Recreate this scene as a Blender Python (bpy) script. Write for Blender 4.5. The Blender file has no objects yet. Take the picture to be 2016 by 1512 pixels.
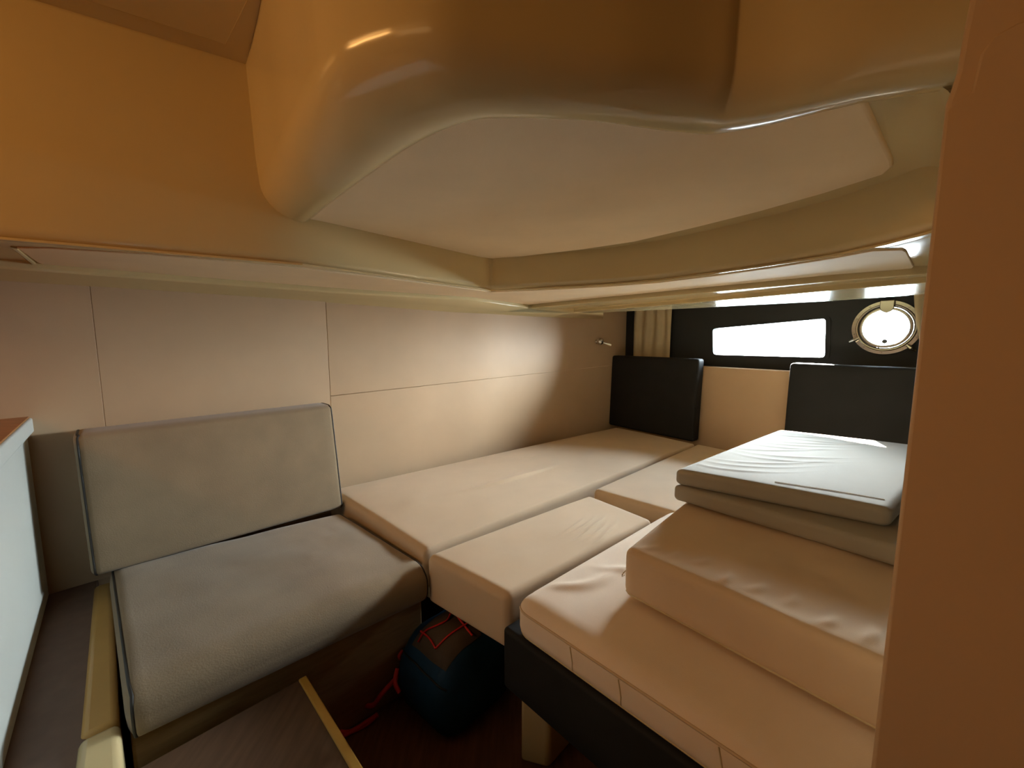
import bpy, bmesh, math, random
from mathutils import Vector as V, noise

# ------------------------------------------------------------------ camera, world, sun, exposure
C = bpy.context.scene.collection
sc = bpy.context.scene
H = 1.10                      # eye height above the cabin sole
F = 800.0                     # focal length in pixels of the 2016 px frame
PITCH = math.atan(90 / F)

cam_d = bpy.data.cameras.new('camera'); cam = bpy.data.objects.new('camera', cam_d); C.objects.link(cam)
cam.location = (0, 0, H); cam.rotation_euler = (math.pi / 2 - PITCH, 0, 0)
cam_d.sensor_width = 36.0; cam_d.lens = F / 2016 * 36.0; cam_d.clip_start = 0.01
sc.camera = cam

w = bpy.data.worlds.new('sky'); sc.world = w; w.use_nodes = True
bg = w.node_tree.nodes['Background']
bg.inputs[1].default_value = 285.0              # hazy bright sky: brightest along the horizon, dimmer overhead, water below
wn = w.node_tree; wc = wn.nodes.new('ShaderNodeTexCoord'); wx = wn.nodes.new('ShaderNodeSeparateXYZ'); wm = wn.nodes.new('ShaderNodeMapRange'); wr = wn.nodes.new('ShaderNodeValToRGB')
wm.inputs[1].default_value = -1; wm.inputs[2].default_value = 1
wn.links.new(wc.outputs['Generated'], wx.inputs[0]); wn.links.new(wx.outputs[2], wm.inputs[0]); wn.links.new(wm.outputs[0], wr.inputs[0]); wn.links.new(wr.outputs[0], bg.inputs[0])
el = wr.color_ramp.elements
el[0].position = .30; el[0].color = (.05, .06, .065, 1); el[1].position = .95; el[1].color = (.09, .13, .18, 1)
for p_, c_ in ((.47, (.22, .25, .27, 1)), (.52, (.62, .70, .76, 1)), (.575, (.90, .97, 1.0, 1)), (.65, (.86, .95, 1.0, 1)), (.74, (.24, .30, .36, 1))):
    e0 = el.new(p_); e0.color = c_

sun_d = bpy.data.lights.new('sun', 'SUN'); sun = bpy.data.objects.new('sun', sun_d); C.objects.link(sun)
sun_d.energy = 260.0; sun_d.angle = math.radians(0.6); sun_d.color = (1.0, 0.95, 0.86)
sun.rotation_euler = V((-0.345, -0.80, -0.485)).to_track_quat('-Z', 'Y').to_euler()

vs = sc.view_settings
vs.view_transform = 'Standard'; vs.look = 'None'; vs.gamma = 1.0; vs.exposure = 0.0
try: vs.use_curve_mapping = False
except Exception: pass
sc.cycles.max_bounces = 14; sc.cycles.diffuse_bounces = 9; sc.cycles.glossy_bounces = 6
sc.cycles.transparent_max_bounces = 12
sc.cycles.use_denoising = True
sc.cycles.sample_clamp_indirect = 12.0
sc.cycles.caustics_reflective = False; sc.cycles.caustics_refractive = False

# ------------------------------------------------------------------ geometry helpers
cP, sP = math.cos(PITCH), math.sin(PITCH)
def ray(x, y):
    X = (x - 1008) / F; Z = -(y - 756) / F
    return V((X, cP + Z * sP, -sP + Z * cP))
def onz(x, y, z):             # sight line through a photo pixel meets the level plane z (z counted from the eye)
    r = ray(x, y); return r * (z / r.z)
def onp(x, y, p, n):          # ... meets the upright plane through p with normal n
    r = ray(x, y); return r * (p.dot(n) / r.dot(n))
def up(v): return V((v[0], v[1], v[2] + H))
def xy(x, y, z=0.0): return V((x, y, z))

def link(name, vs_, fs, mat, parent=None, smooth=True, bevel=0.0, seg=3, weld=False, keep=30):
    """one mesh object; vertices in eye-based coordinates, origin at its base"""
    P = [up(v) for v in vs_]
    if parent is None:
        lo = V((sum(p.x for p in P) / len(P), sum(p.y for p in P) / len(P), min(p.z for p in P)))
        off = lo
    else:
        q = parent; off = V((0, 0, 0))
        while q: off = off + q.location; q = q.parent
    me = bpy.data.meshes.new(name)
    me.from_pydata([p - off for p in P], [], fs)
    bm = bmesh.new(); bm.from_mesh(me)
    if weld: bmesh.ops.remove_doubles(bm, verts=bm.verts, dist=1e-5)
    bmesh.ops.recalc_face_normals(bm, faces=bm.faces)
    bm.to_mesh(me); bm.free()
    me.materials.append(mat)
    o = bpy.data.objects.new(name, me); C.objects.link(o)
    if parent is None: o.location = off
    else: o.parent = parent
    if smooth:
        for p in me.polygons: p.use_smooth = True
        me.set_sharp_from_angle(angle=math.radians(keep))
    if bevel > 0:
        m = o.modifiers.new('bevel', 'BEVEL'); m.width = bevel; m.segments = seg; m.limit_method = 'ANGLE'
        m.angle_limit = math.radians(32); m.harden_normals = False
    return o
def tag(o, label=None, cat=None, group=None, kind=None):
    if label: o['label'] = label
    if cat: o['category'] = cat
    if group: o['group'] = group
    if kind: o['kind'] = kind
    return o
def empty(name, p):
    o = bpy.data.objects.new(name, None); C.objects.link(o); o.location = up(p); o.empty_display_size = .05
    return o

def prism(pts, z0, z1):       # plan polygon to a solid between two heights
    n = len(pts)
    vs_ = [(p[0], p[1], z0) for p in pts] + [(p[0], p[1], z1) for p in pts]
    fs = [list(range(n)), list(range(n, 2 * n))] + [[i, (i + 1) % n, n + (i + 1) % n, n + i] for i in range(n)]
    return vs_, fs
def sweep_faces(n, m, closed=False):
    fs = []
    for i in range(n - 1):
        for j in range(m if closed else m - 1):
            k = (j + 1) % m
            fs.append([i * m + j, i * m + k, (i + 1) * m + k, (i + 1) * m + j])
    return fs
def tube_geo(path, r, n=8, closed=False):
    path = [V(p) for p in path]; L = len(path); vs_ = []
    rr = r if isinstance(r, (list, tuple)) else [r] * L
    prev = None
    for i, p in enumerate(path):
        a = path[(i - 1) % L] if (closed or i > 0) else p
        b = path[(i + 1) % L] if (closed or i < L - 1) else p
        t = (b - a).normalized()
        if prev is None:
            u = t.orthogonal().normalized()
        else:
            u = (prev - t * prev.dot(t)).normalized()
        prev = u; v = t.cross(u)
        for k in range(n):
            an = 2 * math.pi * k / n
            vs_.append(p + (u * math.cos(an) + v * math.sin(an)) * rr[i])
    fs = []
    for i in range(L if closed else L - 1):
        for k in range(n):
            j = (i + 1) % L; l = (k + 1) % n
            fs.append([i * n + k, i * n + l, j * n + l, j * n + k])
    if not closed:
        fs.append(list(range(n))); fs.append(list(range((L - 1) * n, L * n)))
    return vs_, fs
def tube(name, path, r, mat, parent=None, n=8, closed=False):
    return link(name, *tube_geo(path, r, n, closed), mat, parent, keep=60)
def smoothpath(pts, n=6, closed=False):      # Catmull-Rom through points
    pts = [V(p) for p in pts]; L = len(pts); out = []
    for i in range(L if closed else L - 1):
        g = (lambda k: pts[k % L]) if closed else (lambda k: pts[max(0, min(L - 1, k))])
        p0, p1, p2, p3 = g(i - 1), g(i), g(i + 1), g(i + 2)
        for k in range(n):
            t = k / n
            out.append(0.5 * ((2 * p1) + (p2 - p0) * t + (2 * p0 - 5 * p1 + 4 * p2 - p3) * t * t + (3 * p1 - p0 - 3 * p2 + p3) * t ** 3))
    if not closed: out.append(pts[-1])
    return out
def join(*gs):
    vs_, fs = [], []
    for a, b in gs:
        o = len(vs_); vs_ += [V(p) for p in a]; fs += [[i + o for i in f] for f in b]
    return vs_, fs
def lathe(prof, axis_o, axis_d, n=20):       # prof = (radius, along)
    d = V(axis_d).normalized(); u = d.orthogonal().normalized(); v = d.cross(u); vs_ = []
    for r, a in prof:
        for k in range(n):
            an = 2 * math.pi * k / n
            vs_.append(V(axis_o) + d * a + (u * math.cos(an) + v * math.sin(an)) * max(r, 1e-4))
    return vs_, sweep_faces(len(prof), n, True) + [list(range(n)), list(range((len(prof) - 1) * n, len(prof) * n))]

class Pad:
    """upholstered slab: four corners of one face + thickness vector, rounded edges, crown and creases"""
    def __init__(s, quad, W, r=(.02, .02, .02), crown=0.0, back=0.0, disp=None, n=(26, 26, 4)):
        s.q = [V(p) for p in quad]; s.W = V(W); s.crown = crown; s.back = back; s.disp = disp; s.n = n
        s.L = V((((s.q[1] - s.q[0]).length + (s.q[2] - s.q[3]).length) / 2, ((s.q[3] - s.q[0]).length + (s.q[2] - s.q[1]).length) / 2, s.W.length))
        s.r = V([min(r[i], s.L[i] * .499) for i in range(3)])
    def at(s, p):                            # raw box point -> rounded, mapped point
        q = V([min(max(p[i], s.r[i]), s.L[i] - s.r[i]) for i in range(3)])
        d = V([(p[i] - q[i]) / s.r[i] for i in range(3)])
        if d.length > 1e-9: d.normalize()
        e = V([q[i] + d[i] * s.r[i] for i in range(3)])
        u, v, w_ = e.x / s.L.x, e.y / s.L.y, e.z / s.L.z
        a, b, c, dd = s.q
        P = a * (1 - u) * (1 - v) + b * u * (1 - v) + c * u * v + dd * (1 - u) * v
        k = max(0.0, math.sin(math.pi * u) * math.sin(math.pi * v)) ** .45
        lift = s.crown * k * max(0, (w_ - .5) * 2) - s.back * k * max(0, (.5 - w_) * 2)
        if s.disp: lift += s.disp(u, v, w_) 
        return P + s.W * w_ + s.W.normalized() * lift
    def coords(s, ax):
        L, r, n = s.L[ax], s.r[ax], s.n[ax]
        arc = [r * t for t in (0, .14, .3, .5, .72)]
        return arc + [r + (L - 2 * r) * i / n for i in range(n + 1)] + [L - t for t in reversed(arc)]
    def geo(s):
        cs = [s.coords(i) for i in range(3)]; vs_, fs, idx = [], [], {}
        def vid(p):
            k = tuple(round(c, 6) for c in p)
            if k not in idx: idx[k] = len(vs_); vs_.append(s.at(V(p)))
            return idx[k]
        for ax in range(3):
            a, b = [i for i in range(3) if i != ax]
            for end in (0, s.L[ax]):
                for i in range(len(cs[a]) - 1):
                    for j in range(len(cs[b]) - 1):
                        f = []
                        for (ii, jj) in ((i, j), (i + 1, j), (i + 1, j + 1), (i, j + 1)):
                            p = [0, 0, 0]; p[ax] = end; p[a] = cs[a][ii]; p[b] = cs[b][jj]; f.append(vid(p))
                        if len(set(f)) > 2: fs.append(f)
        return vs_, fs
    def ring(s, ax, t, out=0.0, n=40):       # loop round the slab at distance t along axis ax
        a, b = [i for i in range(3) if i != ax]; pts = []
        cyc = []
        for i in range(n): cyc.append((s.L[a] * i / n, 0))
        for i in range(max(6, n // 6)): cyc.append((s.L[a], s.L[b] * i / max(6, n // 6)))
        for i in range(n): cyc.append((s.L[a] * (1 - i / n), s.L[b]))
        for i in range(max(6, n // 6)): cyc.append((0, s.L[b] * (1 - i / max(6, n // 6))))
        for (x, y) in cyc:
            p = [0, 0, 0]; p[ax] = t; p[a] = x; p[b] = y; pts.append(s.at(V(p)))
        return pts
def pad(name, quad, W, mat, parent=None, **k):
    s = Pad(quad, W, **k); o = link(name, *s.geo(), mat, parent, keep=75)
    return o, s
def fold(u0, v0, ang, length, width, h):     # one crease ridge as a function of (u, v)
    ca, sa = math.cos(ang), math.sin(ang)
    def f(u, v):
        x = (u - u0) * ca + (v - v0) * sa; y = -(u - u0) * sa + (v - v0) * ca
        y -= 0.25 * x * x / max(length, .01)
        return h * math.exp(-(x / length) ** 2 * 2) * math.exp(-(y / width) ** 2)
    return f
def lumps(seed, amp, sc_=4.0, stretch=(1, 1)):
    def f(u, v): return amp * noise.noise(V((u * sc_ * stretch[0] + seed, v * sc_ * stretch[1] - seed, seed * .37)))
    return f
def top_only(*fns):
    def d(u, v, w_):
        if w_ < .35: return 0
        e = min(1, min(u, 1 - u, v, 1 - v) * 14 + .15)
        return sum(f(u, v) for f in fns) * e * min(1, (w_ - .35) / .5)
    return d

# ------------------------------------------------------------------ materials
def srgb(r, g, b):
    return tuple((c / 12.92 if c <= .04045 else ((c + .055) / 1.055) ** 2.4) for c in (r / 255, g / 255, b / 255)) + (1,)
def material(name, col, rough=.6, spec=.5, metal=0, coat=0, bump=0, bscale=400, mott=0.0, mscale=6, sheen=0, coord='Object', stretch=None):
    m = bpy.data.materials.new(name); m.use_nodes = True; nt = m.node_tree; b = nt.nodes['Principled BSDF']
    b.inputs['Base Color'].default_value = col; b.inputs['Roughness'].default_value = rough
    b.inputs['Specular IOR Level'].default_value = spec; b.inputs['Metallic'].default_value = metal
    b.inputs['Coat Weight'].default_value = coat; b.inputs['Coat Roughness'].default_value = .06
    if sheen: b.inputs['Sheen Weight'].default_value = sheen
    tc = nt.nodes.new('ShaderNodeTexCoord'); src = tc.outputs[coord]
    if stretch:
        mp = nt.nodes.new('ShaderNodeMapping'); mp.inputs['Scale'].default_value = stretch
        nt.links.new(src, mp.inputs[0]); src = mp.outputs[0]
    if mott:
        n = nt.nodes.new('ShaderNodeTexNoise'); n.inputs['Scale'].default_value = mscale; n.inputs['Detail'].default_value = 5
        nt.links.new(src, n.inputs['Vector'])
        r = nt.nodes.new('ShaderNodeValToRGB')
        r.color_ramp.elements[0].position = .3; r.color_ramp.elements[1].position = .7
        r.color_ramp.elements[0].color = tuple(c * (1 - mott) for c in col[:3]) + (1,)
        r.color_ramp.elements[1].color = tuple(min(1, c * (1 + mott * .6)) for c in col[:3]) + (1,)
        nt.links.new(n.outputs['Fac'], r.inputs[0]); nt.links.new(r.outputs[0], b.inputs['Base Color'])
    if bump:
        n2 = nt.nodes.new('ShaderNodeTexNoise'); n2.inputs['Scale'].default_value = bscale; n2.inputs['Detail'].default_value = 3
        nt.links.new(src, n2.inputs['Vector'])
        bp = nt.nodes.new('ShaderNodeBump'); bp.inputs['Strength'].default_value = bump; bp.inputs['Distance'].default_value = .002
        nt.links.new(n2.outputs['Fac'], bp.inputs['Height']); nt.links.new(bp.outputs[0], b.inputs['Normal'])
    return m
M = {}
M['gel'] = material('cream_gelcoat', (.62, .50, .27, 1), rough=.17, spec=.5, coat=.15, mott=.03, mscale=3)
M['vinyl'] = material('beige_headliner', (.84, .68, .47, 1), rough=.75, spec=.2, bump=.15, bscale=700, mott=.06, mscale=5)
M['lining'] = material('wall_lining', (.47, .335, .21, 1), rough=.5, spec=.3, bump=.08, bscale=900, mott=.05, mscale=4)
M['cream'] = material('cream_upholstery', (.56, .43, .295, 1), rough=.85, spec=.15, bump=.12, bscale=500, mott=.04, mscale=8, sheen=.1)
M['white'] = material('pale_upholstery', (.73, .61, .485, 1), rough=.85, spec=.15, bump=.12, bscale=500, mott=.04, mscale=8, sheen=.1)
M['grey'] = material('grey_upholstery', (.30, .27, .215, 1), rough=.8, spec=.15, bump=.12, bscale=500, mott=.04, mscale=7, sheen=.1)
M['suede'] = material('taupe_suede', (.25, .185, .115, 1), rough=.9, spec=.1, bump=.2, bscale=300, mott=.10, mscale=9, sheen=.2)
M['piping'] = material('dark_piping', (.02, .017, .014, 1), rough=.6)
M['black'] = material('black_upholstery', (.012, .012, .012, 1), rough=.75, spec=.25, bump=.1, bscale=600, mott=.15, mscale=10)
M['blackwall'] = material('black_lining', (.018, .019, .019, 1), rough=.55, spec=.35, bump=.08, bscale=500, mott=.1, mscale=6)
M['curtain'] = material('beige_curtain', (.52, .43, .27, 1), rough=.85, spec=.15, bump=.1, bscale=800, mott=.08, mscale=12)
M['chrome'] = material('chrome', (.8, .8, .8, 1), rough=.08, metal=1, mott=.02)
M['steel'] = material('stainless_steel', (.62, .58, .48, 1), rough=.25, metal=1, mott=.06, mscale=20)
M['darkwood'] = material('dark_joinery', (.11, .06, .03, 1), rough=.45, spec=.3, mott=.2, mscale=4, stretch=(6, 6, 1))
M['wood'] = material('teak_veneer', (.36, .15, .045, 1), rough=.35, spec=.4, mott=.25, mscale=5, stretch=(2, 30, 30), bump=.05, bscale=60)
M['bulkhead'] = material('bulkhead_veneer', (.52, .37, .23, 1), rough=.55, spec=.3, mott=.10, mscale=2.5, stretch=(1, 1, .4))
M['laminate'] = material('brown_laminate', (.165, .11, .085, 1), rough=.5, spec=.3, mott=.10, mscale=30, bump=.05, bscale=300)
M['sole'] = material('cabin_sole', (.16, .075, .04, 1), rough=.45, spec=.4, mott=.25, mscale=6, stretch=(14, 1.5, 10), bump=.05, bscale=80)
M['sole2'] = material('upper_sole', (.115, .065, .038, 1), rough=.5, spec=.35, mott=.2, mscale=6, stretch=(14, 1.5, 10), bump=.05, bscale=80)
M['benchfront'] = material('bench_veneer', (.26, .15, .06, 1), rough=.5, spec=.3, mott=.15, mscale=5, stretch=(3, 3, 20))
M['kerb'] = material('kerb_varnish', (.55, .34, .11, 1), rough=.35, spec=.4, mott=.08, mscale=10)
M['strip'] = material('yellow_wood_strip', (.52, .30, .06, 1), rough=.4, spec=.4, mott=.1, mscale=20)
M['cabinet'] = material('white_laminate', (.50, .53, .50, 1), rough=.45, spec=.35, mott=.03, mscale=3)
M['teal'] = material('teal_nylon', (.004, .036, .075, 1), rough=.6, spec=.3, bump=.25, bscale=250, mott=.25, mscale=14)
M['greypocket'] = material('grey_nylon', (.085, .06, .04, 1), rough=.7, spec=.25, bump=.2, bscale=300, mott=.15, mscale=16)
M['red'] = material('red_cord', (.55, .025, .02, 1), rough=.55, spec=.3, mott=.1, mscale=40)
M['rubber'] = material('black_rubber', (.01, .01, .01, 1), rough=.5, mott=.1)
g = bpy.data.materials.new('window_glass'); g.use_nodes = True; nt = g.node_tree
for n in list(nt.nodes): nt.nodes.remove(n)
o_ = nt.nodes.new('ShaderNodeOutputMaterial'); mx = nt.nodes.new('ShaderNodeMixShader'); fr = nt.nodes.new('ShaderNodeFresnel')
tr = nt.nodes.new('ShaderNodeBsdfTransparent'); gl = nt.nodes.new('ShaderNodeBsdfGlossy')
tr.inputs[0].default_value = (.95, .97, .97, 1); gl.inputs['Roughness'].default_value = .02; fr.inputs[0].default_value = 1.45
nt.links.new(fr.outputs[0], mx.inputs[0]); nt.links.new(tr.outputs[0], mx.inputs[1]); nt.links.new(gl.outputs[0], mx.inputs[2]); nt.links.new(mx.outputs[0], o_.inputs[0])
M['glass'] = g
e_ = bpy.data.materials.new('lamp_lens'); e_.use_nodes = True
b_ = e_.node_tree.nodes['Principled BSDF']; b_.inputs['Emission Color'].default_value = (1, .62, .28, 1); b_.inputs['Emission Strength'].default_value = .6; b_.inputs['Base Color'].default_value = (.9, .8, .6, 1)
M['lens'] = e_

# ------------------------------------------------------------------ the shell of the cabin
ZB, ZH = -H, .68
A0 = onz(680, 951, -.65); A1 = onz(1190, 838, -.65); A0.z = A1.z = 0
dA = (A1 - A0).normalized(); nA = V((dA.y, -dA.x, 0))           # hull lining beside the berth, nA looks into the cabin
K = A0 - dA * .049                                              # the lining bends here
dL = V((math.sin(math.radians(45)), math.cos(math.radians(45)), 0)); nL = V((dL.y, -dL.x, 0))
B0 = onz(1195, 836, -.65); B1 = onz(1368, 872, -.65); B0.z = B1.z = 0
dB = (B1 - B0).normalized(); nB = V((-dB.y, dB.x, 0))           # far bulkhead, nB looks outside
PB = B0 + nB * .19                                              # plane of the black lining
# corner of the two walls
t_ = (PB - A0).dot(nB) / dA.dot(nB); CO = A0 + dA * t_
KL = K - dL * 1.55
RC = CO + dB * 1.95
NR, NL_ = xy(RC.x, -1.5), xy(KL.x, -1.5)

def wall(name, a, b, out, th, mat, z0=ZB, z1=ZH + .06):
    a2, b2 = a + out * th, b + out * th
    o = link(name, *prism([a, b, b2, a2], z0, z1), mat, smooth=False); tag(o, kind='structure'); return o
foot = [KL, K, CO, RC, NR, NL_]
fl = link('floor', *prism([p * 1.0 for p in foot], ZB - .06, ZB), M['sole'], smooth=False); tag(fl, kind='structure')

# left wall: backing plus separate lining panels
wl = link('wall_left', *join(prism([KL, K, K - nL * .05, KL - nL * .05], ZB, ZH + .06), prism([K, CO + dA * .1, CO + dA * .1 - nA * .05, K - nA * .05], ZB, ZH + .06)), M['lining'], smooth=False)
tag(wl, 'beige hull lining running from the sofa to the far berth corner', kind='structure')
def wpanel(a, b, n, z0a, z1a, th, z0b=None, z1b=None):
    z0b = z0a if z0b is None else z0b; z1b = z1a if z1b is None else z1b
    vs_ = []
    for off in (0, th):
        for (p, z) in ((a, z0a), (b, z0b), (b, z1b), (a, z1a)): vs_.append(V((p.x, p.y, 0)) + n * off + V((0, 0, z)))
    fs = [[0, 1, 2, 3], [4, 5, 6, 7], [0, 1, 5, 4], [1, 2, 6, 5], [2, 3, 7, 6], [3, 0, 4, 7]]
    return link('wall_panel', vs_, fs, M['lining'], wl, bevel=.001, seg=1)
KV = K - dL * .69                                                # faint joint behind the sofa back
wpanel(KV + dL * .0003, K - dL * .002, nL, -.76, .30, .012)
wpanel(KL, KV - dL * .0003, nL, -.76, .30, .012)
s1 = onp(645, 780, A0, nA); s2 = onp(1150, 725, A0, nA)
k_ = (s2.z - s1.z) / ((s2 - A0).dot(dA) - (s1 - A0).dot(dA))
za = s1.z - k_ * (s1 - K).dot(dA); zb = za + k_ * (CO - K).dot(dA)
wpanel(K + dA * .003, CO, nA, -.70, za - .0004, .004, -.70, zb - .0004)
wpanel(K + dA * .003, CO, nA, za + .0004, .30, .004, zb + .0004, .30)

# far wall: black lining with the two openings cut through
def wall_uv(p): return (p - CO).dot(dB), p.z
wq = [onp(x, y, PB, nB) for x, y in ((1404, 647), (1626, 627), (1624, 704), (1405, 698))]
def round_poly(pts, r, n=5):
    out = []; L = len(pts)
    for i in range(L):
        p, a, b = pts[i], pts[i - 1], pts[(i + 1) % L]
        p0 = p + (a - p).normalized() * r; p2 = p + (b - p).normalized() * r
        for k in range(n + 1):
            t = k / n; out.append(p0 * (1 - t) ** 2 + p * 2 * t * (1 - t) + p2 * t * t)
    return out
win_loop = round_poly(wq, .02)
pc = onp(1744, 645, PB, nB); pr = .098
ZV = V((0, 0, 1))
def circ(r, off=0.0, n=48, a0=0.0): return [pc + dB * r * math.cos(a0 + 2 * math.pi * k / n) + ZV * r * math.sin(a0 + 2 * math.pi * k / n) + nB * off for k in range(n)]
def holed(name, outer, holes, th, mat):
    bm = bmesh.new(); es = []
    for lp in [outer] + holes:
        vv = [bm.verts.new(up(p)) for p in lp]
        for i in range(len(vv)): es.append(bm.edges.new((vv[i], vv[(i + 1) % len(vv)])))
    bmesh.ops.triangle_fill(bm, use_beauty=True, use_dissolve=False, edges=es)
    r = bmesh.ops.extrude_face_region(bm, geom=bm.faces[:])
    bmesh.ops.translate(bm, vec=nB * th, verts=[v for v in r['geom'] if isinstance(v, bmesh.types.BMVert)])
    bmesh.ops.recalc_face_normals(bm, faces=bm.faces)
    me = bpy.data.meshes.new(name); off = up(CO + ZV * ZB)
    for v in bm.verts: v.co -= off
    bm.to_mesh(me); bm.free(); me.materials.append(mat)
    o = bpy.data.objects.new(name, me); C.objects.link(o); o.location = off; return o
CE, RE = CO - dB * .08, RC + dB * .08
wf = holed('wall_far', [CE + ZV * ZB, RE + ZV * ZB, RE + ZV * (ZH + .06), CE + ZV * (ZH + .06)], [win_loop, circ(pr)], .035, M['blackwall'])
tag(wf, 'black lined far bulkhead with a long window and a porthole', kind='structure')
# cream padded panel below the windows
pf = B0 + nB * .10
hp = [CO, RC]
a_ = pf + dB * ((CO - pf).dot(dB) - .0); b2_ = pf + dB * (RC - pf).dot(dB)
ztop = onp(1470, 726, pf, nB).z
pl = link('padded_panel', *prism([a_ + dB * .02, b2_, b2_ + nB * .058, a_ + nB * .058], -.70, ztop), M['lining'], wf, bevel=.006, seg=3)
tag(pl, 'cream padded panel below the window')
wall('wall_right', RC, NR, V((1, 0, 0)), .05, M['darkwood'])
wall('wall_back', NR, NL_, V((0, -1, 0)), .05, M['wood'])
wall('wall_side', NL_, KL, V((-1, 0, 0)), .05, M['wood'])

# windows
w1 = link('window_1', *join(*[(lambda a, b: (a + b, sweep_faces(2, len(a), True)))(
        [p + nB * o0 for p in lp0], [p + nB * o1 for p in lp1]) for lp0, o0, lp1, o1 in (
        (win_loop, .034, win_loop, -.004), )]), M['blackwall'])
tag(w1, 'long tapered hull window in the black bulkhead', kind='structure')
cen = sum(win_loop, V((0, 0, 0))) / len(win_loop)
outer = [cen + (p - cen) * 1.0 + (p - cen).normalized() * .022 for p in win_loop]
fr_ = outer + [p - nB * .006 for p in outer] + [p - nB * .006 for p in win_loop] + [p for p in win_loop]
L_ = len(win_loop)
link('window_frame', fr_, sweep_faces(4, L_, True), M['blackwall'], w1)
link('pane', [p + nB * .020 for p in win_loop] + [p + nB * .024 for p in win_loop], [list(range(L_)), list(range(L_, 2 * L_))] + sweep_faces(2, L_, True), M['glass'], w1, smooth=False)

def ringgeo(prof, n=56):                      # prof = (radius, distance out of the wall towards the cabin)
    vs_ = []
    for r, d in prof: vs_ += circ(r, -d, n)
    return vs_, sweep_faces(len(prof), n, True)
w2 = link('window_2', *ringgeo([(pr, -.034), (pr, .001), (pr + .001, .001)]), M['steel'])
tag(w2, 'round stainless porthole beside the long window', kind='structure')
link('porthole_ring', *ringgeo([(.098, -.02), (.100, .004), (.104, .012), (.108, .013), (.112, .008), (.120, .008), (.127, .008), (.129, .005), (.129, 0)]), M['steel'], w2)
link('inner_ring', *ringgeo([(.084, -.012), (.084, .012), (.088, .017), (.094, .017), (.097, .012), (.097, -.012)]), M['steel'], w2)
link('pane', circ(.0865, 0.004, 48) + circ(.0865, .008, 48), [list(range(48)), list(range(48, 96))] + sweep_faces(2, 48, True), M['glass'], w2, smooth=False)
for k in range(10):
    a = 2 * math.pi * (k + .4) / 10
    c_ = pc + dB * .1195 * math.cos(a) + ZV * .1195 * math.sin(a) - nB * .008
    link('screw', *lathe([(.0045, 0), (.0045, .001), (.003, .0022)], c_, -nB, 8), M['steel'], w2)
# tongue-shaped hinge at the top, dog at lower right and left, vent button below
hq = [(-.026, .128), (.026, .128), (.026, .092), (.018, .076), (0, .068), (-.018, .076), (-.026, .092)]
vv = [pc + dB * a + ZV * b - nB * .014 for a, b in hq] + [pc + dB * a + ZV * b - nB * .024 for a, b in hq]
link('hinge', vv, [list(range(7)), list(range(7, 14))] + sweep_faces(2, 7, True), M['steel'], w2, bevel=.003, seg=2)
for sx, sz in ((.088, -.086), (-.098, -.052)):
    c_ = pc + dB * sx + ZV * sz; rd = (c_ - pc).normalized()
    link('latch', *tube_geo([c_ + rd * .034 - nB * .018, c_ + rd * .014 - nB * .026, c_ - rd * .006 - nB * .022], [.006, .009, .007], 8), M['steel'], w2)
link('vent_button', *lathe([(.011, 0), (.011, .004), (.006, .008)], pc - ZV * .066 + nB * .004, -nB, 14), M['rubber'], w2)

# light portals just outside the two openings (they only steer the sampling of the sky)
for nm, c_, sx, sy in (('window_portal', cen, .50, .24), ('porthole_portal', pc, .24, .24)):
    ld = bpy.data.lights.new(nm, 'AREA'); ld.shape = 'RECTANGLE'; ld.size = sx; ld.size_y = sy
    ld.cycles.is_portal = True
    lo = bpy.data.objects.new(nm, ld); C.objects.link(lo); lo.location = up(c_ + nB * .045)
    lo.rotation_euler = (-nB).to_track_quat('-Z', 'Y').to_euler()

# ------------------------------------------------------------------ the overhead
Z2, Z1 = .335, .200
ce = link('ceiling', *prism(foot, ZH, ZH + .05), M['gel'], smooth=False); tag(ce, 'cream gelcoat deckhead moulded in steps over sofa and berth', kind='structure')
# flat gelcoat field above the sole, with a joint round it
hc = [xy(-.66, 1.02), xy(-.49, .86), xy(.1, .36), xy(.3, -1.2), xy(-1.7, -1.2), xy(-1.7, .35)]
link('hatch_panel', *prism(hc, ZH - .008, ZH), M['gel'], ce, bevel=.004)

# recess beside the berth: side face, far face and rounded lower lip
P0, P1, P2, Q = onz(0, 472, Z1), onz(596, 523, Z1), onz(966, 573, Z1), onz(1822, 463, Z1)
Pm = P0 + (P0 - P1).normalized() * .7
dir1, dir2 = (P2 - P1).normalized(), (Q - P2).normalized()
path = [Pm, P0, P1 - (P1 - P0).normalized() * .12]
for k in range(1, 8):
    t = k / 8; a = P1 - (P1 - P0).normalized() * .12; b = P1 + dir1 * .12
    path.append(a * (1 - t) ** 2 + P1 * 2 * t * (1 - t) + b * t * t)
path.append(P1 + dir1 * .12)
rc = .035
for k in range(0, 9):
    t = k / 8; path.append((P2 - dir1 * rc) * (1 - t) ** 2 + P2 * 2 * t * (1 - t) + (P2 + dir2 * rc) * t * t)
far = [onz(x, y, Z1) for x, y in ((1100, 567), (1200, 561.5), (1300, 553), (1410, 539), (1520, 523.5), (1637, 505.5), (1740, 484), (1822, 463))]
path += far + [Q + (far[-1] - far[-2]).normalized() * .12]
def loft(path, prof_fn, win=1):
    vs_ = []; m = 0
    for i, p in enumerate(path):
        a = path[max(0, i - win)]; b = path[min(len(path) - 1, i + win)]
        t = V((b.x - a.x, b.y - a.y, 0)).normalized(); rgt = V((t.y, -t.x, 0))
        pr_ = prof_fn(i / (len(path) - 1), i); m = len(pr_)
        for o, z in pr_: vs_.append(V((p.x, p.y, 0)) + rgt * o + V((0, 0, z)))
    return vs_, sweep_faces(len(path), m)
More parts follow.
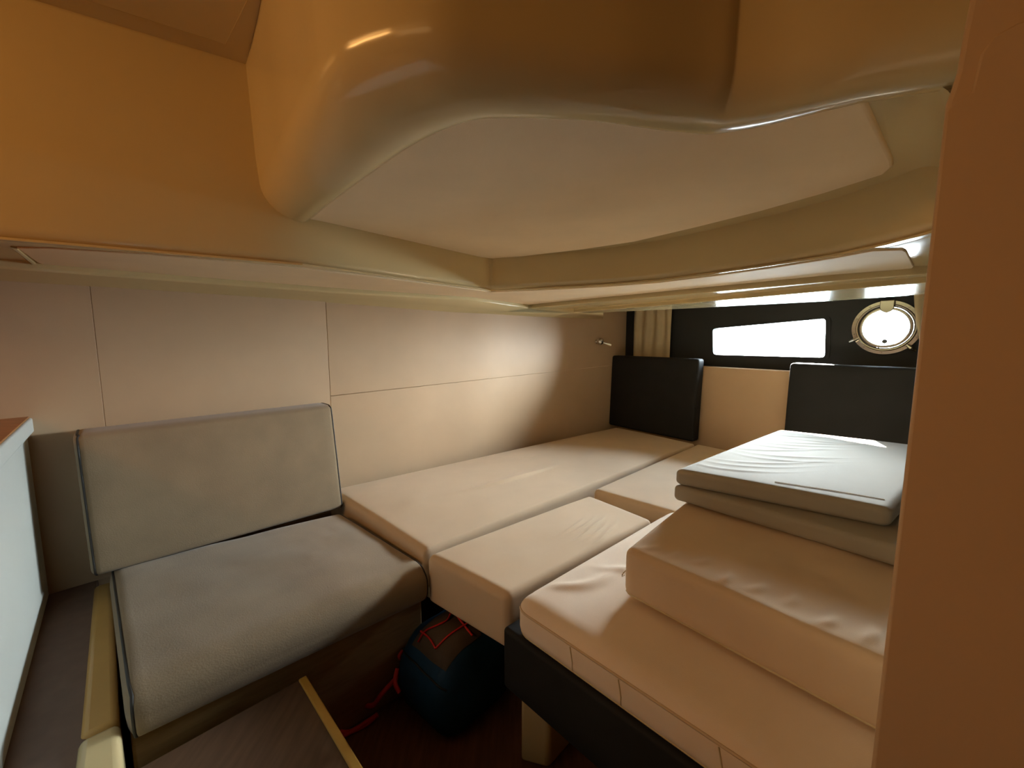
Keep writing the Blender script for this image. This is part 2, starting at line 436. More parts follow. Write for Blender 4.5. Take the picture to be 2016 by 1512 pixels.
def side_prof(t, i):
    R = .028; pr_ = [(-.10, Z1 + .0005), (-R, Z1)]
    pr_ += [(-R + R * math.sin(a), Z1 + R - R * math.cos(a)) for a in [math.pi / 2 * k / 6 for k in range(1, 7)]]
    return pr_ + [(.002, .30), (.004, ZH + .01)]
# thin lip where the side deck is lined, tight edge round the recess
def side_prof2(t, i):
    return side_prof(t, i)
link('side_moulding', *loft(path, side_prof2), M['gel'], ce, keep=50)

# padded panel in the recess
PAN = [(600, 434), (648, 395), (697, 357), (787, 291), (830, 266), (869, 246), (930, 225), (984, 220), (1074, 221), (1176, 227), (1240, 236), (1300, 245), (1350, 250), (1393, 253), (1434, 248), (1512, 234), (1619, 207), (1690, 190), (1700, 191), (1707, 200), (1758, 312), (1759, 324), (1742, 340), (1619, 379), (1496, 414), (1373, 445), (1250, 474), (1150, 489), (1074, 498), (1000, 507), (971, 508), (940, 504), (910, 498), (787, 470), (690, 450)]
pan = [onz(x, y, Z2) for x, y in PAN]
po = link('recess_panel', *prism(pan, Z2 - .004, Z2 + .01), M['vinyl'], ce, bevel=.006, seg=3)
tag(po, 'large beige padded headliner panel with a curved edge')
# front face of the overhead box, rolled under into the recess
FRp = PAN[:18]
fp = [onz(x, y, Z2) for x, y in FRp]
fp = smoothpath(fp, 3)
first = fp[0] + (fp[0] - fp[3]).normalized() * .16
last1 = fp[-1] + V((.10, -.035, 0)); last2 = last1 + V((.25, -.16, 0))
fpath = [first, fp[0] + (first - fp[0]) * .4] + fp + [last1, last2]
def front_prof(t, i):
    R = .060 + .035 * max(0, 1 - t / .5); Rh = .060 + .03 * max(0, 1 - t / .5) + .055 * math.exp(-((t - .26) / .14) ** 2); b0 = .022 + .016 * math.exp(-((t - .72) / .20) ** 2); dz = -.016
    pr_ = [(-.03, Z2 + .003), (.001, Z2 + .002), (.002, Z2 - .006), (.006, Z2 - .012), (.012, Z2 - .014), (b0, Z2 + dz)]
    pr_ += [(b0 + Rh * math.sin(a), Z2 + dz + R - R * math.cos(a)) for a in [math.pi / 2 * k / 10 for k in range(1, 11)]]
    return pr_ + [(b0 + Rh + .004, .46), (b0 + Rh + .012, ZH + .01)]
field = [fp[0] + (fp[0] - fp[3]).normalized() * .03] + [p * 1.0 for p in fp] + [last1, xy(.72, .60), Q + V((.12, .0, 0))] + [p + dir1 * .006 for p in reversed(far)] + [P2 + V((-.005, .02, 0)), P1 + V((-.0, .03, 0))]
link('recess_field', *prism([V((p.x, p.y, 0)) for p in field], Z2 + .002, Z2 + .02), M['gel'], ce, smooth=False)
link('front_moulding', *loft(fpath, front_prof, 7), M['gel'], ce, keep=50)

# right hand cove and upright of the recess
S1, S0 = xy(.830, .811), xy(.597, .585)
cpath = [S1 + (S1 - S0) * .25, S1, S0 + (S1 - S0) * .5, S0, S0 + (S0 - S1) * .16]
def cove_prof(t, i):
    R = .05
    return [(.13, Z2 + .004), (R, Z2 + .001)] + [(R - R * math.sin(a), Z2 - R + R * math.cos(a)) for a in [math.pi / 2 * k / 8 for k in range(1, 9)]] + [(-.004, .19), (-.008, .10)]
link('corner_moulding', *loft(cpath, cove_prof), M['gel'], ce, keep=50)

# lowered deckhead over the berth
b_in = [(33, 486), (98, 487), (300, 500), (598, 527), (800, 552), (965, 574), (1100, 568.5), (1200, 563), (1300, 555), (1410, 541.5), (1520, 526), (1640, 507), (1719, 492), (1778, 490), (1785, 494)]
b_out = [(1799, 523), (1795, 527), (1640, 539), (1300, 573), (1040, 599), (930, 584), (640, 564), (300, 536), (85, 518), (74, 515)]
bp = [onz(x, y, Z1) for x, y in b_in + b_out]
bo = link('berth_panel', *prism(bp, Z1 - .003, Z1 + .01), M['vinyl'], ce, bevel=.002, seg=2)
tag(bo, 'beige headliner strip along the hull and over the berth')
gel_o = [onz(x, y, Z1) for x, y in ((-260, 480), (-120, 520), (640, 562), (930, 582), (1040, 598), (1300, 572.5), (1640, 538.5), (1900, 517), (1860, 450))]
fld = gel_o + [p + dir1 * .002 for p in reversed(far)] + [P2, P1, P0, Pm]
link('berth_field', *prism([V((p.x, p.y, 0)) for p in fld], Z1 + .0008, Z1 + .006), M['gel'], ce, smooth=False)
# slanted end bar of the headliner strip, at the sofa end
e1, e2 = onz(28, 486, Z1), onz(66, 517, Z1)
link('end_bar', *tube_geo([e1, e2], .006, 8), M['gel'], ce)

# trim_1: moulded edge along the hull lining; trim_2: two steps and pelmet in front of the windows
def lerp_line(pts, m):  return pts
T_top = [onz(-260, 491, Z1), onz(74, 517, Z1), onz(300, 536, Z1), onz(640, 564.5, Z1), onz(930, 584.5, Z1), onz(1040, 601, .195), onz(1130, 609, .176), onz(1188, 613.5, .165)]
T_bot = [onp(-260, 540, K, nL), onp(0, 556, K, nL), onp(320, 575, K, nL), onp(640, 596, K, nL), onp(860, 613, A0, nA), onp(947, 620, A0, nA), onp(1080, 625, A0, nA), onp(1187, 628, A0, nA)]
rows = []
for a, b in zip(T_top, T_bot):
    m1 = V((a.x, a.y, a.z - .016)); m2 = a * .96 + b * .04; m2.z = a.z - .022
    md = a * .5 + b * .5; md.z = (a.z - .022) * .5 + b.z * .5 + .002
    rows.append([V((a.x, a.y, a.z + .03)), a, m1, m2, md, b * .97 + a * .03 , b, V((b.x, b.y, .30))])
vs_ = [p for r in rows for p in r]; m_ = 8
fs = sweep_faces(len(rows), m_) + [list(range(m_)), list(range((len(rows) - 1) * m_, len(rows) * m_))]
t1 = link('trim_1', vs_, fs, M['gel'], bevel=.004, seg=3); tag(t1, 'cream moulded edge along the top of the hull lining', kind='structure')
def pline(pts, z):
    q = [onz(x, y, z) for x, y in pts]
    return [q[0] + (q[0] - q[1]).normalized() * .06] + q + [q[-1] + (q[-1] - q[-2]).normalized() * .15]
la_ = pline(((1040, 600), (1300, 574), (1640, 540), (1800, 526)), .200)
lb_ = pline(((1128, 608.5), (1300, 593.5), (1640, 560), (1825, 543)), .178)
lc_ = pline(((1190, 613.8), (1300, 609), (1640, 591), (1830, 577)), .158)
mid = lambda t: [a * (1 - t) + b * t for a, b in zip(lb_, lc_)]
rows_ = [(la_, .24), (la_, .199), (la_, .178), (lb_, .178), (lb_, .158), (mid(.22), .159), (mid(.80), .1535), (lc_, .155), ([p + nB * .012 for p in lc_], .156), ([p + nB * .012 for p in lc_], .245)]
st = [[V((p.x, p.y, z)) for p in l] for l, z in rows_]
up0 = (st[-1][0], st[-1][-1])
cols = [[r[k] for r in st] for k in range(6)]
t2 = link('trim_2', [p for c_ in cols for p in c_], sweep_faces(6, len(st)), M['gel'], bevel=.0035, seg=3, keep=28); tag(t2, 'glossy stepped pelmet across the berth in front of the windows', kind='structure')
# upper deckhead in the window bay behind the pelmet
u0, u1 = up0
link('bay_field', *prism([V((u0.x, u0.y, 0)), V((u1.x, u1.y, 0)), RC, CO], .24, .26), M['vinyl'], ce, smooth=False)

# ------------------------------------------------------------------ bulkhead beside the camera
PE = xy(.415, .4168); pd = V((.70, -.714, 0)); pn = V((-.714, -.70, 0))
zt = [(1715, 1512), (1862, 205), (1872, 178), (1884, 140), (1896, 70), (1910, 0), (1925, -80)]
prof_ = [onp(x, y, PE, pn) for x, y in zt]
outl = [PE + ZV * ZB] + prof_ + [PE + pd * .9 + ZV * prof_[-1].z, PE + pd * .9 + ZV * ZB]
bk = [p - pn * .03 for p in outl]
n_ = len(outl)
pw = link('wall_partition', outl + bk, [list(range(n_)), list(range(n_, 2 * n_))] + sweep_faces(2, n_, True), M['bulkhead'], bevel=.004, seg=3)
tag(pw, 'brown bulkhead edge close to the camera', kind='structure')
ins = [onp(x, y, PE, pn) for x, y in ((1862, 222), (1882, 205), (1912, 185), (1920, 150), (1930, 110), (1955, 75), (2000, 50))]
ins = ins + [PE + pd * .9 + ZV * ins[-1].z, PE + pd * .9 + ZV * (ZB + .02), onp(1716, 1512, PE, pn) + V((0, 0, 0)) + pd * .002]
ins[-1].z = ZB + .02
n_ = len(ins)
link('raised_panel', ins + [p + pn * .004 for p in ins], [list(range(n_)), list(range(n_, 2 * n_))] + sweep_faces(2, n_, True), M['bulkhead'], pw, bevel=.002, seg=2)

# ------------------------------------------------------------------ fixed furniture
ZS = -.68                                     # top of the sofa seat
FLs, FRs = onz(255, 1486, -.80), onz(850, 1190, -.80); FLs.z = FRs.z = 0
BRs, BLs = xy(-.690, 1.548), onz(214, 1140, ZS); BLs.z = 0
BLs2 = BLs + (BLs - FLs).normalized() * .10; 
ds = (FRs - FLs).normalized(); ns_ = V((ds.y, -ds.x, 0))     # along the sofa, towards the aisle
SBK = .06
# upper sole by the sofa, with its yellow edging, and the strip of laminate beside the sofa
ZU = -.818                                   # the raised sole by the sofa
ya, yb = onz(616, 1350, ZU), onz(716, 1512, ZU)
yd = (yb - ya).normalized(); yn = V((yd.y, -yd.x, 0))
ya2 = ya - yd * .045; yb2 = yb + yd * 1.0
if yn.x > 0: yn = -yn
us = [ya2, yb2, yb2 + yn * .62, ya2 + yn * .60]
uo = link('upper_sole', *prism([V((p.x, p.y, 0)) for p in us], ZB, ZU - .004), M['sole2'], fl, smooth=False); tag(uo, 'brown wooden sole board in front of the sofa')
ys = [ya2, yb2, yb2 + yn * .018, ya2 + yn * .018]
yo = link('edge_strip', *prism([V((p.x, p.y, 0)) for p in ys], ZU - .03, ZU), M['strip'], fl, bevel=.003); tag(yo, 'yellow edging strip across the sole')

lk0, lk1 = onz(97, 1173, -.76), onz(10, 1506, -.76)
r0, r1 = onz(192, 1150, -.76), onz(168, 1512, -.76)
lkd = (lk1 - lk0).normalized()
lock = [V((p.x, p.y, 0)) for p in (lk0 - lkd * .02 + V((-.03, -.03, 0)), r0 - (r1 - r0).normalized() * .10, r1 + lkd * .25, lk1 + lkd * .25 + V((-.08, 0, 0)))]
lo_ = link('side_locker', *prism(lock, ZB, -.76), M['laminate'], bevel=.003); tag(lo_, 'low brown laminate step between the sofa and the white cabinet', 'locker')

base = empty('bench', (sum((FLs, FRs, BRs, BLs), V((0, 0, 0))) / 4) + ZV * ZB)
tag(base, 'brown veneered bench box under the taupe sofa seat', 'bench')
fb = [FLs - ns_ * SBK + ds * .0, FRs - ns_ * SBK, BRs - ds * .0, BLs2]
link('body', *prism([V((p.x, p.y, 0)) for p in fb], ZB, -.803), M['benchfront'], base, bevel=.006)
# raised kerb at the left of the seat, ending in a rounded cream block
kl0, kl1 = onz(199, 1165, -.755), onz(192, 1440, -.755)
kd = (kl1 - kl0).normalized(); kn = V((kd.y, -kd.x, 0))
if kn.x < 0: kn = -kn
kq = [kl0 - kd * .05 - kn * .016, kl1 - kn * .024, kl1 + kn * .030, kl0 - kd * .05 + kn * .026]
link('kerb', *prism([V((p.x, p.y, 0)) for p in kq], ZB, -.752), M['kerb'], base, bevel=.012, seg=4)
kb = kl1 + kd * .004
kq = [kb - kn * .026, kb + kd * .14 - kn * .030, kb + kd * .14 + kn * .035, kb + kn * .032]
link('corner_block', *prism([V((p.x, p.y, 0)) for p in kq], ZB, -.75), M['gel'], base, bevel=.014, seg=4)

# white cabinet at the left with a wooden top
cab = empty('cabinet', V((lk1.x - .3, lk1.y, -.76)))
tag(cab, 'white cabinet with a wooden top at the left edge', 'cabinet')
c0, c1 = V((lk0.x, lk0.y, 0)), V((lk1.x, lk1.y, 0)) + lkd * .62  # unseen near end lengthened to shade the floor and sofa from the lamp
cn = V((lkd.y, -lkd.x, 0))
if cn.dot(V((1, 1, 0))) < 0: cn = -cn
zc = onp(70, 860, c0, cn).z
ct = onp(93, 792, c0 + cn * .012, cn).z
link('body', *prism([c0, c1, c1 - cn * .5, c0 - cn * .5], -.758, ct - .045), M['cabinet'], cab, bevel=.004)
link('worktop', *prism([c0 - lkd * .02 + cn * .012, c1 + cn * .012, c1 - cn * .5, c0 - lkd * .02 - cn * .5], ct - .046, ct - .004), M['cabinet'], cab, bevel=.005)
wt = link('top_inlay', *prism([c0 - lkd * .012 + cn * .006, c1 + cn * .006, c1 - cn * .5, c0 - lkd * .012 - cn * .5], ct - .005, ct), M['wood'], cab, bevel=.001); tag(wt, 'brown wooden top surface')

# ------------------------------------------------------------------ sofa cushions
TH = .12
seatq = [FLs + ZV * (ZS - TH), FRs + ZV * (ZS - TH), BRs + ZV * (ZS - TH), BLs2 + ZV * (ZS - TH)]
seat_d = top_only(lumps(3.1, .004, 5), fold(.72, .55, 1.4, .12, .012, .002), fold(.80, .60, 1.45, .12, .012, .002), fold(.66, .45, 1.4, .10, .012, .0018), fold(.88, .72, 1.5, .10, .014, .002))
so, sp = pad('sofa_cushion', seatq, ZV * TH, M['suede'], r=(.018, .055, .05), crown=.012, disp=seat_d, n=(40, 40, 4))
tag(so, 'taupe suede sofa seat cushion on the cream base', 'cushion')
tube('piping', sp.ring(0, .010), .0034, M['piping'], so, 6, True); tube('piping', sp.ring(0, sp.L.x - .010), .0034, M['piping'], so, 6, True)
pf_ = K + nL * .145
bl_, br_ = onz(180, 1141, ZS + .002), onz(679, 1000, ZS + .002)
tr_, tl_ = onp(656, 797, pf_, nL), onp(141, 857, pf_, nL)
bo_, bpad = pad('sofa_cushion', [bl_, br_, tr_, tl_], -nL * .115, M['suede'], r=(.022, .016, .026), back=.012, n=(28, 28, 3))
tag(bo_, 'taupe suede sofa backrest leaning against the beige wall', 'cushion')
tube('piping', bpad.ring(0, .006), .0034, M['piping'], bo_, 6, True); tube('piping', bpad.ring(0, bpad.L.x - .006), .0034, M['piping'], bo_, 6, True)

# ------------------------------------------------------------------ berth
ZT, TB = -.65, .13
def cush(name, pts, zt, th, mat, label, cat='cushion', group=None, **k):
    q = [V((p[0], p[1], zt - th)) for p in pts]
    o, s = pad(name, q, ZV * th, mat, **k); tag(o, label, cat, group); return o, s
GB = 'cream mattress cushions laid out on the berth'
b1 = [(-.272, 1.187), (1.142, 2.468), (.775, 2.942), (-.790, 1.690)]
wallo, ws = cush('berth_cushion', b1, ZT, TB, M['cream'], 'long cream berth cushion lying against the hull lining', group=GB,
     r=(.028, .012, .026), crown=.008, n=(130, 80, 3), disp=top_only(lumps(1.7, .004, 4), fold(.34, .40, -.12, .17, .018, .011), fold(.34, .44, -.12, .17, .03, .005), fold(.10, .5, 1.2, .1, .03, .003), fold(.55, .75, .3, .12, .02, .003)))
fc = [onz(1165, 963, ZT), onz(1380, 876, ZT)]
e_n = (onz(1320, 1008, ZT) - fc[0]).normalized()
b2 = [V((.350, 1.700, 0)), V((.350, 1.700, 0)) + e_n * .98, xy(1.142, 2.468) + dB * .98, xy(1.150, 2.466)]
cush('berth_cushion', b2, ZT, TB, M['cream'], 'cream berth cushion in the far corner behind the stack of loose cushions', group=GB,
     r=(.02, .02, .024), crown=.006, n=(40, 40, 3), disp=top_only(lumps(5.2, .003, 5)))
b3 = [onz(838, 1091, ZT), onz(1002, 1174, ZT), onz(1286, 1022, ZT), onz(1161, 973, ZT)]
b3[1] = b3[1] + V((-.006, 0.004, 0)); 
cr = [fold(.55 + .06 * k, .62 + .05 * (k % 3), 2.0, .16, .013, .0045) for k in range(7)]
fo, fs_ = cush('berth_cushion', b3, ZT - .002, .155, M['cream'], 'short cream berth cushion overhanging the blue backpack', group=GB,
     r=(.018, .024, .022), crown=.008, n=(60, 110, 4), disp=top_only(lumps(7.9, .003, 4), *cr))
# berth base: board and side under the cream cushions
bb = link('berth_platform', *join(prism([xy(-.262, 1.20), xy(.335, 1.742), xy(1.0, 1.06), xy(2.0, 1.1), xy(1.86, 1.60), xy(1.13, 2.55), xy(.775, 2.94), xy(-.78, 1.66)], -.815, -.782),
                             prism([xy(-.08, 1.37), xy(.30, 1.71), xy(.95, 1.12), xy(1.9, 1.1), xy(1.1, 2.5), xy(.75, 2.88), xy(-.5, 1.85)], ZB, -.815)), M['gel'], smooth=False)
tag(bb, 'cream moulded berth platform in shadow behind the backpack', 'platform')

# table-like board that carries the short cushion
tb = empty('berth_table', V((.17, 1.30, ZB))); tag(tb, 'lowered table carrying the short cream cushion over the backpack', 'table')
q3 = [V((p.x, p.y, 0)) for p in b3]; cc = sum(q3, V((0, 0, 0))) / 4
link('tabletop', *prism([cc + (p - cc) * .9 for p in q3], -.832, -.808), M['laminate'], tb, bevel=.004)
link('leg', *lathe([(.10, 0), (.10, .01), (.035, .02), (.035, .265)], V((.27, 1.37, ZB)), ZV, 20), M['steel'], tb)

# black cushions standing along the far bulkhead
GK = 'black cushions standing along the far bulkhead'
def stand(p_bl, p_br, zt, lab, th=.075, zbm=-.648):
    a, b = p_bl, p_br
    q = [a + ZV * zbm, b + ZV * zbm, b + nB * .020 + ZV * zt, a + nB * .020 + ZV * zt]
    o, s = pad('backrest_cushion', q, nB * th, M['black'], r=(.016, .016, .016), back=.006, n=(20, 20, 3))
    tag(o, lab, 'cushion', GK); return o
kL = B0 + dB * .012; kR = B0 + dB * .675
stand(kL, kR, -.127, 'black square cushion standing in the far left berth corner')
k2 = onp(1548, 780, B0 + nB * .008, nB); k2.z = 0; k2 = k2 - nB * .008
stand(k2, k2 + dB * .72, -.128, 'black cushion standing below the porthole')

# seat base in the foreground: cream foot, black slab, large mattress on top
D0 = xy(-.002, .915); du = V((.745, .667, 0)).normalized(); dw = V((.70, -.714, 0))
ZD, TD = -.62, .098
dq = [D0, D0 + dw * .82, D0 + dw * .82 + du * .78, D0 + du * .80]
cd = [fold(.10 + .03 * k, .18 + .10 * k, .9 + .5 * (k % 2), .12, .020, .006) for k in range(5)]
mo, ms = cush('mattress', dq, ZD, TD, M['white'], 'large pale mattress with a rounded corner on the black seat base', 'mattress',
     r=(.05, .05, .030), crown=.006, n=(100, 100, 4), disp=top_only(lumps(2.3, .003, 5), *cd))
tube('piping', ms.ring(2, TD - .022, n=60), .0028, M['cream'], mo, 6, True)
for t_s in (.22, .36, .58):
    tube('seam', [ms.at(V((0 + ms.L.x * t_s + .004 * math.sin(k), 0, .008 + .016 * k))) - V((.0005, .0005, 0)) for k in range(5)], .0013, M['curtain'], mo, 6)
tube('piping', ms.ring(2, .012, n=60), .0030, M['curtain'], mo, 6, True)
sb = empty('seat_base', V((.35, .95, ZB))); tag(sb, 'black seat base below the large pale mattress', 'seat base')
i0 = .008
sq = [D0 + du * i0 - dw * .042, D0 + dw * .83 + du * i0, D0 + dw * .83 + du * .77, D0 - dw * .03 + du * .77]
s_o, s_s = pad('black_slab', [V((p.x, p.y, -.888)) for p in sq], ZV * .165, M['black'], sb, r=(.014, .014, .012), n=(20, 20, 3))
ft = [xy(.020, .945), xy(.095, .925), xy(.30, 1.13), xy(.25, 1.22)]
f_o = link('foot', *prism(ft, ZB, -.886), M['gel'], sb, bevel=.012, seg=4); tag(f_o, 'cream moulded foot under the black slab')
link('foot', *prism([xy(.50, .62), xy(.62, .5), xy(.92, .8), xy(.80, .92)], ZB, -.886), M['gel'], sb, bevel=.012, seg=4)

# loose cushions stacked on the mattress
GS = 'loose cushions stacked on the mattress'
E0 = V((.262, .905, 0)); ew = V((.655, -.755, 0)).normalized(); eu = V((.68, .733, 0)).normalized()
zE = ZD + .013
ed = top_only(lumps(9.4, .005, 5), *[fold(.08 + .09 * k, .08 + .02 * (k % 3), 1.1 + .3 * (k % 2), .06, .014, .004) for k in range(9)])
eo, es = cush('stack_cushion', [E0, E0 + ew * .62, E0 + ew * .62 + eu * .60, E0 + eu * .60], zE + .118, .118, M['cream'],
     'thick cream cushion at the bottom of the stack on the mattress', group=GS, r=(.022, .020, .022), crown=.006, n=(110, 80, 4), disp=ed)
tube('piping', es.ring(2, .006, n=50), .0026, M['curtain'], eo, 6, True)
zp = es.at(V((0, es.L.y * .03, .05)))
link('zip_pull', *join(tube_geo(smoothpath([zp + V((-.003, -.004, .006)), zp + V((-.010, -.008, .002)), zp + V((-.013, -.008, -.006)), zp + V((-.006, -.006, -.004))], 3), .0014, 6)), M['chrome'], eo)
zf = es.at(V((es.L.x * .86, 0, .045)))
link('loose_thread', *tube_geo(smoothpath([zf + V((-.008, -.004, -.008)), zf + V((-.002, -.006, .004)), zf + V((.006, -.006, .003)), zf + V((.009, -.005, -.005))], 4), .0011, 6), M['greypocket'], eo)

zE1 = zE + .118 + .009
f0 = onz(1324, 984, zE1); f0.z = 0
fw = V((.335, -.374, 0)).normalized(); fu = (onz(1520, 848, -.405) - onz(1320, 925, -.405)); fu.z = 0; fu.normalize()
TF = .047
lo_o, los = cush('stack_cushion', [f0, f0 + fw * .60, f0 + fw * .60 + fu * .80, f0 + fu * .80], zE1 + TF, TF, M['grey'],
     'grey cushion in the middle of the stack on the mattress', group=GS, r=(.014, .014, .014), crown=.0, n=(30, 30, 3))
zu = zE1 + TF + .001
f1 = f0 + fw * .002
g1 = onz(1756, 1003, zu + TF); g1.z = 0
fw2 = (g1 - f1).normalized(); Lw = (g1 - f1).length
ud = top_only(lumps(4.4, .0022, 4), *[fold(.25 + .035 * (k % 5), .10 + .075 * k, .12 + .1 * (k % 3), .30, .010, .0026) for k in range(11)])
fu2 = fu
uo_, us_ = cush('stack_cushion', [f1, f1 + fw2 * Lw, f1 + fw2 * Lw + fu2 * .84 + fw * .03, f1 + fu2 * .84], zu + TF, TF, M['grey'],
     'pale grey sunlit cushion on top of the stack', group=GS, r=(.020, .016, .014), crown=.008, n=(100, 100, 3), disp=ud)
sm = [us_.at(V((us_.L.x * t, us_.L.y * (.05 + .06 * (t - .55)), us_.L.z))) + ZV * .001 for t in [.50 + .05 * k for k in range(10)]]
tube('seam', sm, .0008, M['curtain'], uo_, 6)

# ------------------------------------------------------------------ curtains, lamp
def curtain(name, a, b, z0, z1, folds, amp, lab, gather=None, mat=M['curtain']):
    nx, nz = 70, 16; vs_ = []
    L = (b - a); d = L.normalized(); n_ = V((d.y, -d.x, 0)); n_ = n_ if n_.dot(nB) < 0 else -n_
    for off in (0, .003):
        for j in range(nz + 1):
            s = j / nz
            for i in range(nx + 1):
                t = i / nx
                ph = folds * 2 * math.pi * t + .6 * math.sin(3 * s + 4 * t)
                am = amp * (.35 + .65 * s if gather is None else .6 + .4 * math.sin(s * 2))
                tt = t if gather is None else t * (1 - gather * (1 - s)) 
                p = a + L * tt + n_ * (.018 + am * math.sin(ph) + off) + ZV * (z0 + (z1 - z0) * s)
                vs_.append(p)
    m = nx + 1; nn = m * (nz + 1); fs = []
    for o in (0, nn):
        for j in range(nz):
            for i in range(nx): fs.append([o + j * m + i, o + j * m + i + 1, o + (j + 1) * m + i + 1, o + (j + 1) * m + i])
    rim = [j * m for j in range(nz + 1)] ; rim2 = [j * m + nx for j in range(nz + 1)]
    for r_ in (rim, rim2, list(range(m)), [nz * m + i for i in range(m)]):
        for k in range(len(r_) - 1): fs.append([r_[k], r_[k + 1], nn + r_[k + 1], nn + r_[k]])
    o = link(name, vs_, fs, mat, keep=80); tag(o, lab, 'curtain'); return o
ca, cb = onp(1252, 650, PB - nB * .01, nB), onp(1324, 650, PB - nB * .01, nB); ca.z = cb.z = 0
cu = curtain('curtain', ca, cb, -.155, .235, 3.5, .012, 'beige curtain hanging in the far left corner above the black cushion')
tie = onp(1248, 690, A0 + nA * .012, nA)
tube('tieback', smoothpath([tie + ZV * .085 + dA * .035, tie + ZV * .03 + nA * .012, tie - ZV * .02 - dA * .02, tie - ZV * .045 - dA * .03], 5), [.004 + .010 * math.sin(math.pi * k / 15) for k in range(16)], M['curtain'], cu, 8)
ra, rb = onp(1797, 600, PB - nB * .03, nB), onp(1845, 600, PB - nB * .03, nB); ra.z = rb.z = 0
def rcurtain():
    nx, nz = 40, 24; vs_ = []
    tl = ra; d = dB; n_ = -nB
    for off in (0, .003):
        for j in range(nz + 1):
            s = j / nz; z = .235 + (-.16 - .235) * s
            x0 = .075 * s ** 1.5
            for i in range(nx + 1):
                t = i / nx
                p = ra + d * (x0 + (.20 - x0) * t) + n_ * (off + .012 + .010 * math.sin(2 * math.pi * 3.5 * t + s)) + ZV * z
                vs_.append(p)
    m = nx + 1; nn = m * (nz + 1); fs = []
    for o in (0, nn):
        for j in range(nz):
            for i in range(nx): fs.append([o + j * m + i, o + j * m + i + 1, o + (j + 1) * m + i + 1, o + (j + 1) * m + i])
    for r_ in ([j * m for j in range(nz + 1)], [j * m + nx for j in range(nz + 1)], list(range(m)), [nz * m + i for i in range(m)]):
        for k in range(len(r_) - 1): fs.append([r_[k], r_[k + 1], nn + r_[k + 1], nn + r_[k]])
    o = link('curtain', vs_, fs, M['curtain'], keep=80); tag(o, 'beige curtain drawn aside at the right of the porthole', 'curtain')
rcurtain()

lp = onp(1180, 672, A0 + nA * .03, nA)
la = empty('reading_light', lp - nA * .026); tag(la, 'small chrome reading light on the hull lining near the curtain', 'lamp')
link('base', *lathe([(.014, 0), (.014, .004), (.008, .008)], lp - nA * .026, nA, 16), M['chrome'], la)
link('ball', *lathe([(.026 * math.sin(math.pi * k / 12), -.026 * math.cos(math.pi * k / 12)) for k in range(13)], lp + nA * .006, nA, 18), M['chrome'], la)
tip = onp(1202, 680, A0 + nA * .07, nA)
link('spot_arm', *tube_geo([lp, lp * .5 + tip * .5, lp * .2 + tip * .8, tip], [.005, .005, .011, .012], 10), M['chrome'], la)

# ------------------------------------------------------------------ backpack on the sole
bpk = empty('backpack', V((-.12, 1.14, ZB))); tag(bpk, 'dark teal backpack with red cords on the sole under the short cushion', 'backpack')
bq = [V((-.365, 1.085, ZB + .001)), V((-.170, .925, ZB + .001)), V((.045, 1.17, ZB + .001)), V((-.11, 1.33, ZB + .001))]
body_s = Pad(bq, V((-.005, .045, .225)), r=(.055, .11, .11), crown=.012, n=(14, 14, 8), disp=lambda u, v, w_: .006 * noise.noise(V((u * 5, v * 5, w_ * 4))))
link('body', *body_s.geo(), M['teal'], bpk, keep=80)
def bt(u, v, h=0.0): return body_s.at(V((body_s.L.x * u, body_s.L.y * v, body_s.L.z))) + V((0, -.15, 1)).normalized() * h
vs_, nn = [], 12
for lay in (0.0, .012):
    for j in range(nn + 1):
        for i in range(nn + 1):
            u, v = .26 + .62 * i / nn, .0 + .50 * j / nn
            ed_ = min(1, 4 * min(i, nn - i, j, nn - j) / nn + .15) if lay else 0
            vs_.append(bt(u, v, lay * ed_ + .0015))
fs = []
for o in (0, (nn + 1) ** 2):
    for j in range(nn):
        for i in range(nn):
            k = o + j * (nn + 1) + i; fs.append([k, k + 1, k + nn + 2, k + nn + 1])
pk = link('front_pocket', vs_, fs, M['greypocket'], bpk, keep=80); tag(pk, 'grey pocket with red bungee cord')
cords = [[(.36, .46), (.46, .36), (.45, .27), (.36, .16), (.36, .03)], [(.30, .14), (.48, .13), (.62, .10)], [(.44, .46), (.62, .42), (.86, .40)], [(.62, .10), (.67, .26), (.70, .44)]]
for cpts in cords[:4]:
    tube('cord', smoothpath([bt(u, v, .017) for u, v in cpts], 5), .0028, M['red'], pk, 6)
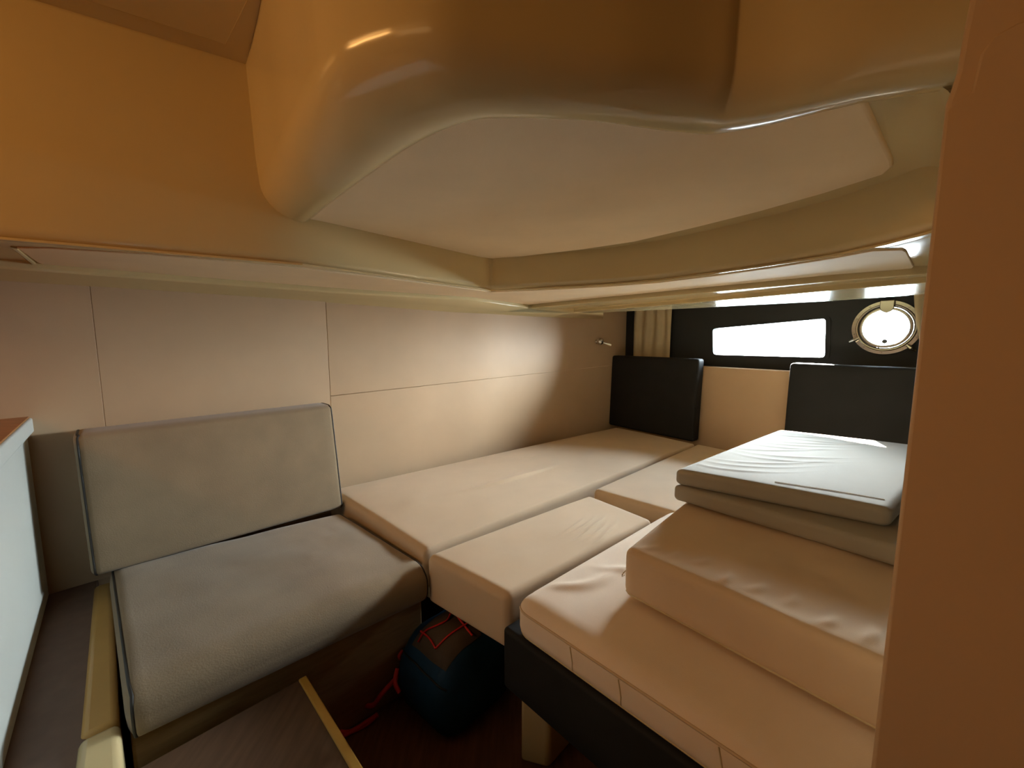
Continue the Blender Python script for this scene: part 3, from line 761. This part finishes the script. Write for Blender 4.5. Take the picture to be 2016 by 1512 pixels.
# side patches, strap, zip pulls and the red strap loop on the sole
def side(u, w_, h=.004): return body_s.at(V((body_s.L.x * u, 0, body_s.L.z * w_))) + V((-.6, -.7, .2)).normalized() * h
def lside(v, w_, h=.004): return body_s.at(V((0, body_s.L.y * v, body_s.L.z * w_))) + V((-.75, .6, .2)).normalized() * h
tube('zip_pull', smoothpath([side(.16, .62, .006), side(.20, .50, .014), side(.26, .40, .010)], 4), .006, M['red'], bpk, 8)
tube('zip_pull', smoothpath([side(.02, .80, .006), side(.05, .74, .012), side(.03, .68, .008)], 4), .005, M['red'], bpk, 8)
tube('seam', smoothpath([side(.05 + .09 * k, .86 - .01 * k, .002) for k in range(11)], 3), .0025, M['rubber'], bpk, 6)
s0 = side(.0, .45, .004)
loopz = ZB + .010
lp_ = [s0, V((-.37, 1.06, ZB + .09)), V((-.40, 1.06, ZB + .05)), V((-.44, 1.075, ZB + .035)), V((-.50, 1.08, ZB + .03)), V((-.52, 1.04, loopz + .012)), V((-.47, 1.015, loopz)), V((-.42, 1.035, loopz)), V((-.385, 1.05, loopz + .02))]
tube('strap', smoothpath(lp_, 6), .0065, M['red'], bpk, 8)
tube('strap', smoothpath([V((-.385, 1.05, loopz + .02)), V((-.43, 1.03, loopz + .002)), V((-.48, .99, loopz)), V((-.485, .955, loopz)), V((-.46, .95, loopz))], 6), .006, M['red'], bpk, 8)

# ------------------------------------------------------------------ warm lamp at the left, plus an added fill panel behind the camera
def panel_light(p, d, sx, sy, power, lab):
    d = V(d).normalized(); e = empty('lamp_or_fill', p); tag(e, lab, 'ceiling light')
    u = d.cross(ZV).normalized(); v = u.cross(d)
    def box(a, b, o0, o1):
        q = [u * a + v * b, u * -a + v * b, u * -a - v * b, u * a - v * b]
        return [V(p) + x + d * o0 for x in q] + [V(p) + x + d * o1 for x in q], [[0, 1, 2, 3], [4, 5, 6, 7]] + sweep_faces(2, 4, True)
    link('housing', *box(sx / 2 + .02, sy / 2 + .02, -.03, -.004), M['steel'], e, bevel=.004)
    link('lens', *box(sx / 2, sy / 2, -.004, 0), M['lens'], e, bevel=.001)
    l = bpy.data.lights.new('lamp', 'AREA'); l.shape = 'RECTANGLE'; l.size = sx; l.size_y = sy; l.energy = power; l.color = (1.0, .50, .15)
    lo = bpy.data.objects.new('lamp', l); C.objects.link(lo); lo.location = up(V(p) + d * .006); lo.rotation_euler = d.to_track_quat('-Z', 'Y').to_euler()
panel_light((-1.55, -.20, .60), (.85, .45, -.12), .70, .10, 7.0, 'warm lamp panel high on the wall to the left of the viewer')
panel_light((-1.35, -1.30, .42), (.45, 1, 0), 1.0, .45, 1.3, 'added warm fill light panel behind the viewer')  # added fill with no known source, brightens the front of the overhead box
